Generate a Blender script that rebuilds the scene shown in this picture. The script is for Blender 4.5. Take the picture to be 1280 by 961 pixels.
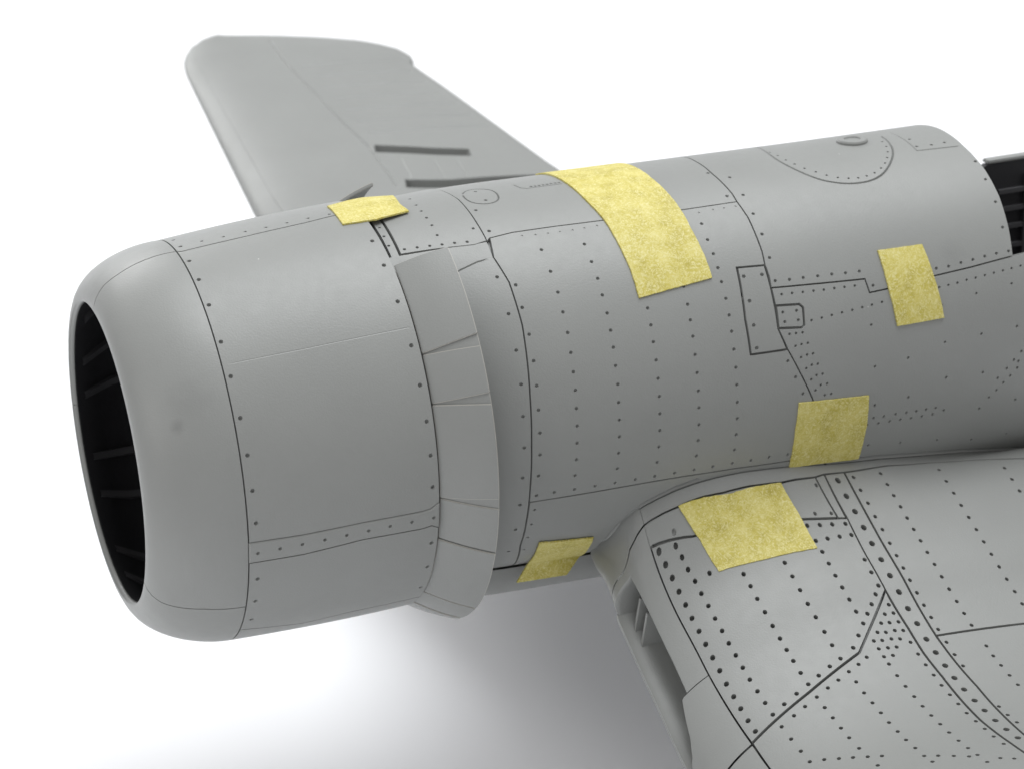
import bpy, bmesh, math, random
import numpy as np
from mathutils import Vector, Matrix
from mathutils.bvhtree import BVHTree
from mathutils.geometry import delaunay_2d_cdt

random.seed(4)
scene = bpy.context.scene
for o in list(bpy.data.objects):
    bpy.data.objects.remove(o)

# ------------------------------------------------------------------ camera
CAM = np.array([-2.521147, -10.64784327, 4.78323978])
RT = np.array([0.92553561, -0.37808789, -0.02081809])
UP = np.array([0.16446601, 0.35186395, 0.92148939])
FW = np.array([0.34107884, 0.85629511, -0.38784523])
FPX = 2993.0                                # focal length in 1280-px photo pixels
cam_data = bpy.data.cameras.new('camera')
cam = bpy.data.objects.new('camera', cam_data)
scene.collection.objects.link(cam)
scene.camera = cam
cam_data.sensor_fit = 'HORIZONTAL'
cam_data.sensor_width = 36.0
cam_data.lens = 36.0 * FPX / 1280.0
cam_data.clip_start = 0.05
cam_data.clip_end = 500.0
cam.matrix_world = Matrix(((RT[0], UP[0], -FW[0], CAM[0]), (RT[1], UP[1], -FW[1], CAM[1]),
                           (RT[2], UP[2], -FW[2], CAM[2]), (0, 0, 0, 1)))
cam_data.dof.use_dof = True
cam_data.dof.focus_distance = 11.25
cam_data.dof.aperture_fstop = 1.7

# ------------------------------------------------------------------ world and lights (studio, light tent)
world = bpy.data.worlds.new('World')
scene.world = world
world.use_nodes = True
bg = world.node_tree.nodes['Background']
bg.inputs[0].default_value = (1.0, 0.99, 0.98, 1)
bg.inputs[1].default_value = 0.51


def area_light(name, loc, target, size, energy, color=(1, 1, 1)):
    d = bpy.data.lights.new(name, 'AREA')
    d.shape = 'DISK'
    d.size = size
    d.energy = energy
    d.color = color
    o = bpy.data.objects.new(name, d)
    scene.collection.objects.link(o)
    o.location = loc
    o.rotation_euler = (Vector(target) - Vector(loc)).to_track_quat('-Z', 'Y').to_euler()
    return o


area_light('soft_light', (7.5, 2.0, 23.0), (2.0, 1.0, 0.0), 20.0, 5700.0, (0.97, 0.99, 1.0))
area_light('soft_light', (-12.0, -5.0, 5.0), (0.5, -.5, -1.0), 6.0, 260.0, (1.0, 0.975, 0.94))
area_light('soft_light', (-4.0, 28.0, 16.0), (-3.0, 25.0, -2.75), 16.0, 3600.0, (1.0, 1.0, 1.0))  # added lamp, whitens the far part of the paper sweep
scene.view_settings.view_transform = 'Standard'
scene.view_settings.look = 'None'
scene.view_settings.exposure = 0.0
scene.view_settings.gamma = 1.0

COL = scene.collection


# ------------------------------------------------------------------ materials
def new_mat(name):
    m = bpy.data.materials.new(name)
    m.use_nodes = True
    nt = m.node_tree
    return m, nt, nt.nodes['Principled BSDF']


def plastic_material(name, col, rough, bump=0.05, specks=True):
    m, nt, b = new_mat(name)
    N, L = nt.nodes, nt.links
    tc = N.new('ShaderNodeTexCoord')
    big = N.new('ShaderNodeTexNoise'); big.inputs['Scale'].default_value = 2.2; big.inputs['Detail'].default_value = 4
    fine = N.new('ShaderNodeTexNoise'); fine.inputs['Scale'].default_value = 110; fine.inputs['Detail'].default_value = 3
    mid = N.new('ShaderNodeTexNoise'); mid.inputs['Scale'].default_value = 18; mid.inputs['Detail'].default_value = 5
    for t in (big, fine, mid):
        L.new(tc.outputs['Object'], t.inputs['Vector'])
    mix = N.new('ShaderNodeMix'); mix.data_type = 'RGBA'
    mix.inputs['A'].default_value = (col[0] * .94, col[1] * .94, col[2] * .94, 1)
    mix.inputs['B'].default_value = (col[0] * 1.06, col[1] * 1.06, col[2] * 1.06, 1)
    L.new(big.outputs['Fac'], mix.inputs['Factor'])
    out = mix.outputs['Result']
    if specks:
        # a few specks of pale sanding dust
        vor = N.new('ShaderNodeTexVoronoi'); vor.inputs['Scale'].default_value = 9
        L.new(tc.outputs['Object'], vor.inputs['Vector'])
        lt = N.new('ShaderNodeMath'); lt.operation = 'LESS_THAN'; lt.inputs[1].default_value = 0.03
        L.new(vor.outputs['Distance'], lt.inputs[0])
        sep = N.new('ShaderNodeSeparateColor'); L.new(vor.outputs['Color'], sep.inputs[0])
        gt = N.new('ShaderNodeMath'); gt.operation = 'GREATER_THAN'; gt.inputs[1].default_value = 0.82
        L.new(sep.outputs[0], gt.inputs[0])
        mul = N.new('ShaderNodeMath'); mul.operation = 'MULTIPLY'
        L.new(lt.outputs[0], mul.inputs[0]); L.new(gt.outputs[0], mul.inputs[1])
        m2 = N.new('ShaderNodeMix'); m2.data_type = 'RGBA'
        m2.inputs['B'].default_value = (.55, .55, .54, 1)
        L.new(out, m2.inputs['A']); L.new(mul.outputs[0], m2.inputs['Factor'])
        out = m2.outputs['Result']
    L.new(out, b.inputs['Base Color'])
    rr = N.new('ShaderNodeMapRange'); rr.inputs['To Min'].default_value = rough - .07; rr.inputs['To Max'].default_value = rough + .09
    L.new(mid.outputs['Fac'], rr.inputs['Value']); L.new(rr.outputs['Result'], b.inputs['Roughness'])
    add = N.new('ShaderNodeMath'); add.operation = 'MULTIPLY_ADD'; add.inputs[1].default_value = .06
    L.new(mid.outputs['Fac'], add.inputs[0]); L.new(fine.outputs['Fac'], add.inputs[2])
    bp = N.new('ShaderNodeBump'); bp.inputs['Strength'].default_value = bump; bp.inputs['Distance'].default_value = .012
    L.new(add.outputs[0], bp.inputs['Height']); L.new(bp.outputs['Normal'], b.inputs['Normal'])
    b.inputs['Specular IOR Level'].default_value = .45
    return m


GREY = plastic_material('grey_plastic', (.270, .277, .270), .41, .10)
BLACK = plastic_material('black_paint', (.026, .026, .029), .5, .1, False)
MID = plastic_material('dark_grey_paint', (.075, .075, .08), .5, .1, False)


def tape_material():
    m, nt, b = new_mat('yellow_masking_tape')
    N, L = nt.nodes, nt.links
    tc = N.new('ShaderNodeTexCoord')
    mp = N.new('ShaderNodeMapping'); mp.inputs['Scale'].default_value = (1, 1, 1)
    L.new(tc.outputs['Object'], mp.inputs['Vector'])
    cl = N.new('ShaderNodeTexNoise'); cl.inputs['Scale'].default_value = 9; cl.inputs['Detail'].default_value = 6; cl.inputs['Roughness'].default_value = .7
    fb = N.new('ShaderNodeTexNoise'); fb.inputs['Scale'].default_value = 42; fb.inputs['Detail'].default_value = 4; fb.inputs['Distortion'].default_value = 2.5
    for t in (cl, fb):
        L.new(mp.outputs['Vector'], t.inputs['Vector'])
    r1 = N.new('ShaderNodeValToRGB')
    r1.color_ramp.elements[0].position = .3; r1.color_ramp.elements[0].color = (.41, .345, .055, 1)
    r1.color_ramp.elements[1].position = .72; r1.color_ramp.elements[1].color = (.67, .595, .20, 1)
    e = r1.color_ramp.elements.new(.5); e.color = (.54, .465, .095, 1)
    L.new(cl.outputs['Fac'], r1.inputs['Fac'])
    r2 = N.new('ShaderNodeValToRGB')
    r2.color_ramp.elements[0].position = .44; r2.color_ramp.elements[0].color = (0, 0, 0, 1)
    r2.color_ramp.elements[1].position = .66; r2.color_ramp.elements[1].color = (.9, .9, .9, 1)
    L.new(fb.outputs['Fac'], r2.inputs['Fac'])
    mx = N.new('ShaderNodeMix'); mx.data_type = 'RGBA'
    mx.inputs['B'].default_value = (.71, .655, .31, 1)
    L.new(r1.outputs['Color'], mx.inputs['A']); L.new(r2.outputs['Color'], mx.inputs['Factor'])
    L.new(mx.outputs['Result'], b.inputs['Base Color'])
    b.inputs['Roughness'].default_value = .62
    bp = N.new('ShaderNodeBump'); bp.inputs['Strength'].default_value = .15; bp.inputs['Distance'].default_value = .012
    L.new(fb.outputs['Fac'], bp.inputs['Height']); L.new(bp.outputs['Normal'], b.inputs['Normal'])
    return m


TAPE = tape_material()


def paper_material():
    m, nt, b = new_mat('white_paper')
    N, L = nt.nodes, nt.links
    n = N.new('ShaderNodeTexNoise'); n.inputs['Scale'].default_value = 60; n.inputs['Detail'].default_value = 3
    tc = N.new('ShaderNodeTexCoord'); L.new(tc.outputs['Object'], n.inputs['Vector'])
    bp = N.new('ShaderNodeBump'); bp.inputs['Strength'].default_value = .03
    L.new(n.outputs['Fac'], bp.inputs['Height']); L.new(bp.outputs['Normal'], b.inputs['Normal'])
    b.inputs['Base Color'].default_value = (.875, .88, .902, 1)
    b.inputs['Roughness'].default_value = .75
    b.inputs['Specular IOR Level'].default_value = .2
    return m


PAPER = paper_material()


# ------------------------------------------------------------------ object helpers
def link(name, mesh, mat, parent=None, **props):
    o = bpy.data.objects.new(name, mesh)
    if mat is not None and len(mesh.materials) == 0:
        mesh.materials.append(mat)
    COL.objects.link(o)
    if parent is not None:
        o.parent = parent
    for k, v in props.items():
        o[k] = v
    return o


def mesh_from(name, verts, faces, smooth=True):
    me = bpy.data.meshes.new(name)
    me.from_pydata([tuple(map(float, v)) for v in verts], [], [tuple(map(int, f)) for f in faces])
    me.validate()
    if smooth:
        me.polygons.foreach_set('use_smooth', [True] * len(me.polygons))
    me.update()
    return me


def auto_sharp(me, deg=35):
    bm = bmesh.new(); bm.from_mesh(me)
    bmesh.ops.recalc_face_normals(bm, faces=bm.faces)
    for e in bm.edges:
        if len(e.link_faces) == 2 and e.calc_face_angle(0) > math.radians(deg):
            e.smooth = False
    bm.to_mesh(me); bm.free()
    return me


def grid_mesh(name, P, closed_u=False, closed_v=False):
    """P: array (nu, nv, 3)"""
    nu, nv = P.shape[:2]
    f = []
    for i in range(nu if closed_u else nu - 1):
        for j in range(nv if closed_v else nv - 1):
            i2, j2 = (i + 1) % nu, (j + 1) % nv
            f.append((i * nv + j, i2 * nv + j, i2 * nv + j2, i * nv + j2))
    return mesh_from(name, P.reshape(-1, 3), f)


# ------------------------------------------------------------------ curved surfaces S(u, v)
class Surface:
    def __init__(self, fn, u, v, flip=False):
        """fn(u,v arrays)->(...,3); u, v: sample arrays used to look a photo point up on the surface"""
        self.fn, self.us, self.vs, self.flip = fn, np.asarray(u), np.asarray(v), flip
        U, V = np.meshgrid(self.us, self.vs, indexing='ij')
        P = fn(U, V)
        nu, nv = U.shape
        quads = [(i * nv + j, (i + 1) * nv + j, (i + 1) * nv + j + 1, i * nv + j + 1) for i in range(nu - 1) for j in range(nv - 1)]
        self.P, self.nv = P, nv
        self.tree = BVHTree.FromPolygons([tuple(p) for p in P.reshape(-1, 3)], quads)

    def normal(self, u, v, h=1e-3):
        du = self.fn(u + h, v) - self.fn(u - h, v)
        dv = self.fn(u, v + h) - self.fn(u, v - h)
        n = np.cross(du, dv)
        n /= np.maximum(np.linalg.norm(n, axis=-1, keepdims=True), 1e-12)
        return -n if self.flip else n

    def at(self, px, py):
        """surface coordinates of the point seen at pixel (px, py) of the photo"""
        d = FW * FPX + RT * (px - 640.0) - UP * (py - 480.5)
        d /= np.linalg.norm(d)
        loc, nor, idx, dist = self.tree.ray_cast(Vector(CAM), Vector(d))
        if loc is None:                               # just past the rim: nearest point of the surface to the ray
            best = None
            for t in np.linspace(7, 22, 120):
                r = self.tree.find_nearest(Vector(CAM + d * t))
                if best is None or r[3] < best[3]:
                    best = r
            loc, nor, idx, dist = best
        q = self.nv - 1
        i, j = idx // q, idx % q
        a = self.P[i, j]; eu = self.P[i + 1, j] - a; ev = self.P[i, j + 1] - a
        w = np.array(loc) - a
        g = np.array([[eu @ eu, eu @ ev], [eu @ ev, ev @ ev]])
        s, t = np.linalg.solve(g + np.eye(2) * 1e-15, np.array([w @ eu, w @ ev]))
        s, t = min(1, max(0, s)), min(1, max(0, t))
        return (self.us[i] + s * (self.us[i + 1] - self.us[i]), self.vs[j] + t * (self.vs[j + 1] - self.vs[j]))

    def pts(self, lst):
        """mixed list: (px, py) pixel pairs, or ('s', u, v) surface coordinates"""
        out = []
        for p in lst:
            out.append((p[1], p[2]) if p[0] == 's' else self.at(*p))
        return out


def area2(p):
    p = np.asarray(p); q = np.roll(p, -1, 0)
    return (p[:, 0] * q[:, 1] - q[:, 0] * p[:, 1]).sum()


def densify(p, step, closed=True):
    out = []
    n = len(p)
    for i in range(n if closed else n - 1):
        a, b = np.array(p[i]), np.array(p[(i + 1) % n])
        k = max(1, int(math.ceil(np.linalg.norm(b - a) / step)))
        out += [tuple(a + (b - a) * t / k) for t in range(k)]
    if not closed:
        out.append(tuple(p[-1]))
    return out


def clean(p, eps=1.5e-3):
    out = []
    for q in p:
        if not out or np.hypot(q[0] - out[-1][0], q[1] - out[-1][1]) > eps:
            out.append(q)
    while len(out) > 3 and np.hypot(out[0][0] - out[-1][0], out[0][1] - out[-1][1]) < eps:
        out.pop()
    return out


def offset_poly(p, d):
    """inward offset of a CCW polygon"""
    p = np.asarray(p, float)
    e = np.roll(p, -1, 0) - p
    e /= np.maximum(np.linalg.norm(e, axis=1, keepdims=True), 1e-9)
    n = np.stack([-e[:, 1], e[:, 0]], 1)
    n0 = np.roll(n, 1, 0)
    m = n + n0
    k = 1.0 / np.maximum((m * n).sum(1), .5)
    return p + m * k[:, None] * d


def inside(poly, q):
    poly = np.asarray(poly); q = np.asarray(q)
    x, y = q[:, 0], q[:, 1]
    c = np.zeros(len(q), bool)
    a = poly; b = np.roll(poly, -1, 0)
    for (x0, y0), (x1, y1) in zip(a, b):
        if y0 == y1:
            continue
        m = ((y0 > y) != (y1 > y)) & (x < (x1 - x0) * (y - y0) / (y1 - y0) + x0)
        c ^= m
    return c


def seg_dist(q, poly, closed=True):
    q = np.asarray(q); p = np.asarray(poly)
    a = p if closed else p[:-1]
    b = np.roll(p, -1, 0) if closed else p[1:]
    d = b - a
    t = np.clip(((q[:, None] - a) * d).sum(-1) / np.maximum((d * d).sum(-1), 1e-12), 0, 1)
    return np.linalg.norm(q[:, None] - a - t[..., None] * d, axis=-1).min(1)


def skin(surf, name, poly, parent, mat=None, rivets=(), grooves=(), lift=0.0, gap=.0045, bevel=.0025, depth=.018, wall=.6,
         grid=.04, cut=None, jitter=0.0, **props):
    """One skin panel lying on a curved surface: its edges drop into the joint round it, rivets are real dimples and
    engraved lines real grooves. poly: surface coordinates; rivets: (u, v, radius, depth); grooves: (points, width, depth)"""
    p = clean(poly)
    if area2(p) < 0:
        p = p[::-1]
    p = clean(densify(p, grid * 1.2))
    b0 = offset_poly(p, gap / 2) if gap > 0 else np.asarray(p)
    b1 = offset_poly(p, gap / 2 + bevel)
    verts, dep, edges = [], [], []

    def ring(pts, d, closed=True):
        s = len(verts)
        for q in pts:
            verts.append((float(q[0]), float(q[1]))); dep.append(d)
        n = len(pts)
        for i in range(n if closed else n - 1):
            edges.append((s + i, s + (i + 1) % n))
    ring(b0, depth)
    ring(b1, 0.0)
    gl = []
    for pts, w, d in grooves:
        c = np.array(densify(clean(pts), min(grid * .8, w * .5) if w > .03 else grid * .8, False))
        e = np.gradient(c, axis=0); e /= np.maximum(np.linalg.norm(e, axis=1, keepdims=True), 1e-9)
        n = np.stack([-e[:, 1], e[:, 0]], 1) * w / 2
        ok = inside(b1, c) & (seg_dist(c, b1) > w)
        runs, cur = [], []
        for i, k in enumerate(ok):
            if k:
                cur.append(i)
            elif cur:
                runs.append(cur); cur = []
        if cur:
            runs.append(cur)
        for r in runs:
            if len(r) < 3:
                continue
            l = [c[i] + n[i] for i in r] + [c[i] - n[i] for i in r[::-1]]
            ring(l, 0.0)
            if w > .08:
                ring([c[i] + n[i] * .6 for i in r[1:-1]] + [c[i] - n[i] * .6 for i in r[-2:0:-1]], d)
            else:
                ring([c[i] for i in r[1:-1]], d, False)
            gl.append((c[r], w))
    if len(rivets):
        rv = np.array(rivets, float)
        ok = inside(b1, rv[:, :2])
        ok &= seg_dist(rv[:, :2], b1) > rv[:, 2] * 1.15
        for c, w in gl:
            ok &= seg_dist(rv[:, :2], c, False) > rv[:, 2] + w / 2
        rv = rv[ok]
        kept = []
        for r in rv:
            if all(np.hypot(r[0] - k[0], r[1] - k[1]) > r[2] + k[2] for k in kept):
                kept.append(r)
        for u, v, rad, d in kept:
            a = np.linspace(0, 2 * math.pi, 11)[:-1] + random.random()
            cs = np.stack([np.cos(a), np.sin(a)], 1)
            ring(np.array([u, v]) + cs * rad, 0.0)
            ring(np.array([u, v]) + cs * rad * wall, d * .85)
            verts.append((u, v)); dep.append(d)
    lo, hi = b1.min(0), b1.max(0)
    gx, gy = np.meshgrid(np.arange(lo[0], hi[0], grid), np.arange(lo[1], hi[1], grid), indexing='ij')
    gq = np.stack([gx.ravel(), gy.ravel()], 1)
    if len(gq):
        k = inside(b1, gq)
        gq = gq[k]
    if len(gq):
        gq = gq[seg_dist(gq, b1) > grid * .25]
    if len(gq) and len(rivets) and len(kept):
        kk = np.array(kept)
        dd = np.linalg.norm(gq[:, None] - kk[None, :, :2], axis=-1) - kk[:, 2]
        gq = gq[dd.min(1) > .004]
    for c, w in gl:
        if len(gq):
            gq = gq[seg_dist(gq, c, False) > w * .8]
    for q in gq:
        verts.append((float(q[0]), float(q[1]))); dep.append(0.0)
    res = delaunay_2d_cdt([Vector(v) for v in verts], edges, [], 0, 1e-6)
    ov, _, of, orig = res[0], res[1], res[2], res[3]
    uv = np.array([tuple(v) for v in ov])
    d = np.array([max([dep[i] for i in o], default=0.0) for o in orig])
    tri = np.array([tuple(f) for f in of])
    cen = uv[tri].mean(1)
    keep = inside(b0, cen)
    tri = tri[keep]
    P = surf.fn(uv[:, 0], uv[:, 1])
    N = surf.normal(uv[:, 0], uv[:, 1])
    X = P + N * (lift - d)[:, None]
    fn = np.cross(X[tri[:, 1]] - X[tri[:, 0]], X[tri[:, 2]] - X[tri[:, 0]])
    ln = np.linalg.norm(fn, axis=1)
    good = ln > 1e-12
    tri, fn = tri[good], fn[good] / ln[good][:, None]
    sgn = (fn * N[tri].mean(1)).sum(1)
    sw = sgn < 0
    tri[sw] = tri[sw][:, ::-1]; fn[sw] *= -1
    used = np.unique(tri); remap = -np.ones(len(X), int); remap[used] = np.arange(len(used))
    me = bpy.data.meshes.new(name)
    me.from_pydata(X[used].tolist(), [], remap[tri].tolist())
    me.polygons.foreach_set('use_smooth', [True] * len(me.polygons))
    flat = (d[tri] > 0).any(1)
    LN = N[tri].copy()
    LN[flat] = fn[flat][:, None, :]
    if len(me.polygons) == len(tri):
        me.normals_split_custom_set(LN.reshape(-1, 3).tolist())
    me.update()
    return link(name, me, mat or GREY, parent, **props)


def lerp_table(xs, ys):
    xs, ys = np.array(xs, float), np.array(ys, float)
    # smooth (monotone-ish) cubic through the knots
    m = np.gradient(ys, xs)
    def f(x):
        x = np.asarray(x, float)
        xc = np.clip(x, xs[0], xs[-1])
        i = np.clip(np.searchsorted(xs, xc, side='right') - 1, 0, len(xs) - 2)
        h = xs[i + 1] - xs[i]; t = (xc - xs[i]) / h
        h00 = 2 * t**3 - 3 * t**2 + 1; h10 = t**3 - 2 * t**2 + t; h01 = -2 * t**3 + 3 * t**2; h11 = t**3 - t**2
        y = h00 * ys[i] + h10 * h * m[i] + h01 * ys[i + 1] + h11 * h * m[i + 1]
        y = y + np.where(x < xs[0], (x - xs[0]) * m[0], 0) + np.where(x > xs[-1], (x - xs[-1]) * m[-1], 0)
        return y
    return f


def chaikin(p, n=2):
    for _ in range(n):
        q = [p[0]]
        for a, b in zip(p[:-1], p[1:]):
            q += [(a[0] * .75 + b[0] * .25, a[1] * .75 + b[1] * .25), (a[0] * .25 + b[0] * .75, a[1] * .25 + b[1] * .75)]
        p = q + [p[-1]]
    return p


def crop(ox, oy, sc, pts):
    return [(ox + x / sc, oy + y / sc) for x, y in pts]

# ------------------------------------------------------------------ the setting: white paper sweep
TABLE_Z = -2.5
prof = [(-40.0, TABLE_Z), (30.0, TABLE_Z)]
for k in range(1, 13):
    a = math.radians(90 * k / 12)
    prof.append((30 + 10 * math.sin(a), TABLE_Z + 10 * (1 - math.cos(a))))
prof.append((40.0, TABLE_Z + 22))
P = np.array([[(x, y, z) for y, z in prof] for x in np.linspace(-60, 70, 14)])
link('tabletop', grid_mesh('tabletop', P), PAPER, kind='structure')

# pale foam block that carries the model, hidden behind the near wing
_v = [(x, y, z) for x in (3.35, 4.9) for y in (-.30, .45) for z in (TABLE_Z, -1.16)]
blk = mesh_from('support_block', _v, [(0, 1, 3, 2), (4, 6, 7, 5), (0, 4, 5, 1), (2, 3, 7, 6), (0, 2, 6, 4), (1, 5, 7, 3)], False)
link('support_block', blk, PAPER, kind='structure')

# ------------------------------------------------------------------ the model
plane = bpy.data.objects.new('model_aeroplane', None)
COL.objects.link(plane)
plane['label'] = 'unpainted grey plastic model aeroplane with open round engine cowl, lying on white'
plane['category'] = 'model aeroplane'

# --- fuselage surface: u = station along the axis, v = angle (0 = near side, +90 deg = top)
fw_ = lerp_table([.6, .93, 1.18, 1.40, 1.5, 2.1, 2.81, 3.5, 4.25, 6.5], [.90, .905, .935, .979, .984, .972, .95, .91, .865, .76])
fc_ = lerp_table([.6, .93, 1.44, 2.1, 2.81, 3.5, 4.25, 6.5], [.03, .035, .04, .045, .054, .09, .146, .2])
ft_ = lerp_table([.6, .93, 1.44, 2.1, 2.81, 3.5, 4.25, 6.5], [.965, .97, .982, .97, .95, .905, .845, .8])
fb_ = lerp_table([.6, .93, 1.18, 1.40, 1.5, 2.1, 2.81, 3.5, 4.25, 6.5], [.91, .915, .94, .979, .985, 1.02, 1.08, 1.12, 1.16, 1.2])


def body_fn(u, v):
    u, v = np.asarray(u, float), np.asarray(v, float)
    w, c = fw_(u), fc_(u)
    s = np.sin(v)
    k = .5 + .5 * np.tanh(s * 6)
    h = ft_(u) * k + fb_(u) * (1 - k)
    return np.stack([u, -w * np.cos(v), c + h * s], -1)


D2 = math.radians
BODY = Surface(body_fn, np.linspace(.7, 6.2, 220), np.linspace(D2(-100), D2(150), 330))
bp_ = BODY.pts
def bc(ox, oy, sc, pts): return bp_(crop(ox, oy, sc, pts))
def riv(pts, r, d): return [(u, v, r, d) for u, v in pts]

# line where the side of the fuselage meets the wing-root fairing: it follows the root airfoil
ROOT = bp_([(746, 684), (757.8, 672.7), (772, 657), (787, 643.5), (803, 632), (820.4, 622.6), (845, 611), (870.5, 601.8), (900, 594), (929, 588.4), (960, 584.5), (987.4, 581.7), (1020, 580), (1060, 577), (1100, 572.5), (1150, 569), (1200, 565), (1279, 561)])
GROOVE = ([(u, v + .014) for u, v in ROOT], .024, .020)
HALF = BODY.at(1266.7, 320)[1]              # sill of the cockpit
SILL_U, FRAME_U = 4.27, 4.27


def body_hull():
    us = np.linspace(.72, 6.2, 70)
    vs = np.linspace(0, 2 * math.pi, 145)[:-1]
    faces, V = [], []
    U, W = np.meshgrid(us, vs, indexing='ij')
    X = body_fn(U, W); X = X - BODY.normal(U, W) * -.0 
    N = BODY.normal(U, W)
    cen = np.stack([U, 0 * U, fc_(U)], -1)
    sg = np.sign((N * (X - cen)).sum(-1))[..., None]
    X = X - N * sg * .022
    nu, nv = U.shape
    for i in range(nu - 1):
        for j in range(nv):
            j2 = (j + 1) % nv
            um = (us[i] + us[i + 1]) / 2; vm = vs[j] + math.pi / nv
            if um > 4.22 and HALF < vm < math.pi - HALF + (.34 if um < 4.98 else .20 if um < 5.1 else .12):
                continue
            faces.append((i * nv + j, i * nv + j2, (i + 1) * nv + j2, (i + 1) * nv + j))
    return mesh_from('fuselage', X.reshape(-1, 3), faces)


_n = BODY.normal(np.array(2.0), np.array(0.0))
if _n[1] > 0:
    BODY.flip = True
fus = link('fuselage', body_hull(), GREY, plane)

c3 = lambda p: bc(360, 180, 3.003, p)
c4 = lambda p: bc(360, 500, 3.2, p)
c5 = lambda p: bc(640, 180, 4.0, p)
c6 = lambda p: bc(620, 380, 3.2, p)
c7 = lambda p: bc(900, 130, 3.368, p)
c9 = lambda p: bc(900, 300, 3.203, p)
cw = lambda p: bc(620, 560, 2.395, p)
RF, DF = .0098, .0135

# frame line behind the cowl flaps
D_lo = bp_([(617, 322), (636.5, 353), (653, 406.5), (663, 499), (664.7, 556), (663, 609), (658.4, 650), (650.6, 681), (640, 706)])
D_up = bp_([(609, 302), (596.5, 280), (573, 250), (556, 240.5)])
uD = D_up[-1][0]
uDb = D_lo[-1][0]
TOPV, BOTV = D2(118), D2(-64)
lowA = bp_([(575, 338)])[0]
# ring of skin under the flaps
p = [('s', .90, bp_([(505, 327)])[0][1])]
P1 = [(.90, D_up[0][1] + .0)] + [D_up[0]] + D_lo + [(uDb, BOTV), (.90, BOTV)]
r1 = c3([(785, 500), (828, 638), (857, 775), (875, 902)]) + c4([(940, 65), (945, 190), (938, 310), (928, 418), (910, 517), (882, 604)])
skin(BODY, 'fuselage_panel', P1, fus, rivets=riv(r1, RF, DF),
     grooves=[(bp_([(560, 349), (575, 338), (596, 328), (617, 322)]), .010, .006)])
# top deck panel behind the cowl, with the narrow strip in front of it
sA = bp_([(477, 276), (500.5, 319)])
P2 = [sA[0], sA[1]] + bp_([(540, 313), (593, 307)]) + D_up + [(uD, TOPV), (sA[0][0] - .02, TOPV)]
r2 = c3([(437, 398), (485, 391), (532, 385), (578, 380), (625, 374), (672, 370), (560, 345), (540, 308), (520, 280), (500, 255), (481, 233), (457, 210), (695, 320)])
skin(BODY, 'fuselage_panel', P2, fus, rivets=riv(r2, RF * .85, DF), lift=.003)
P2b = [(.93, sA[0][1] + .12), sA[0], sA[1], bp_([(494, 331)])[0], (.93, bp_([(492, 331)])[0][1])]
P2b = [(sA[0][0] - .02, TOPV), sA[0], sA[1], (sA[1][0] - .0, sA[1][1] - .07), (.948, sA[1][1] - .07), (.948, TOPV)]
skin(BODY, 'fuselage_panel', P2b, fus, rivets=riv(c3([(343, 315), (360, 348), (378, 383)]), RF * .8, DF), gap=.012)
# main deck panel and main side panel, split by the fine joint at tape height
seam = bp_([(612, 298), (640, 291), (696, 283), (752, 276), (806, 268.5), (857, 262), (921, 252.5)])
E_up = bp_([(915, 242.5), (890, 217.5), (870, 202.5), (857, 197)])
E_lo = bp_([(921, 252.5), (935, 272.5), (952.5, 315), (956, 331.2)])
uE = E_up[-1][0]
P3 = [(uD, TOPV)] + D_up[::-1] + seam + E_up + [(uE, TOPV)]
hatch = c3([(655, 190), (662, 180), (690, 171), (735, 170), (770, 176), (791, 195), (790, 212), (768, 223), (735, 227), (695, 223), (668, 210), (656, 195)])
slot = c5([(0, 205), (45, 222), (75, 224), (258, 199)])
r3 = c3([(703, 180), (742, 212), (705, 250), (755, 328)]) + c5([(980, 147), (1075, 262)])
skin(BODY, 'fuselage_panel', P3, fus, rivets=riv(r3, RF, DF) + riv(c5([(95, 214), (115, 212), (135, 209), (155, 206), (175, 203), (195, 200), (215, 197), (235, 194)]), .009, .010),
     grooves=[(chaikin(hatch), .010, .010), (slot, .012, .008)], gap=.002)
rough = []
plate = bp_([(956, 331.2), (920.3, 334.3), (931, 400), (938, 444.2), (985, 437.4)])
low_seam = bp_([(661.6, 627.4), (697, 621.8), (729.4, 616.6), (790, 606), (851, 595.6), (920, 585), (987, 575.5), (1034, 569)])
side_cut = bp_([(985, 437.4), (1000, 465.5), (1015.5, 498), (1026, 535), (1034, 569)])
Dq = [q for q in D_lo if q[1] > low_seam[0][1]]
P4 = [seam[0]] + seam[1:] + E_lo + plate[1:] + side_cut[1:] + low_seam[::-1][1:] + Dq[::-1]
cols = c6([(105, 15), (133, 122), (151, 228), (163, 327), (170, 423), (176, 515), (176, 602), (170, 686), (162, 765),
           (268, 33), (287, 115), (300, 195), (310, 272), (318, 345), (322, 417), (325, 487), (325, 555), (322, 621), (317, 684),
           (445, 37), (459, 106), (470, 174), (479, 247), (488, 321), (491, 393), (494, 463), (494, 530), (491, 595), (486, 657),
           (607, 17), (620, 85), (630, 152), (641, 225), (649, 298), (654, 369), (656, 438), (656, 505), (652, 570), (645, 632),
           (767, 2), (778, 65), (788, 130), (797, 203), (805, 275), (810, 347), (812, 414), (812, 482), (809, 545), (802, 606),
           (933, 45), (943, 110), (952, 182), (960, 254), (964, 323), (966, 392), (966, 457), (961, 521), (955, 582),
           (233, 752), (314, 740), (397, 726), (477, 714), (558, 700), (636, 688), (715, 675), (793, 662), (868, 649), (946, 636), (1020, 624), (1093, 611), (1168, 601),
           (1168, 228), (1199, 292), (1228, 358)])
cols += c3([(855, 530), (880, 613)])
cols += c5([(147, 530), (193, 638), (230, 742), (362, 502), (398, 590), (429, 673), (452, 756), (680, 820), (858, 712), (948, 400), (978, 480), (1007, 550), (1030, 620), (1048, 690), (1070, 773)])
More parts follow.
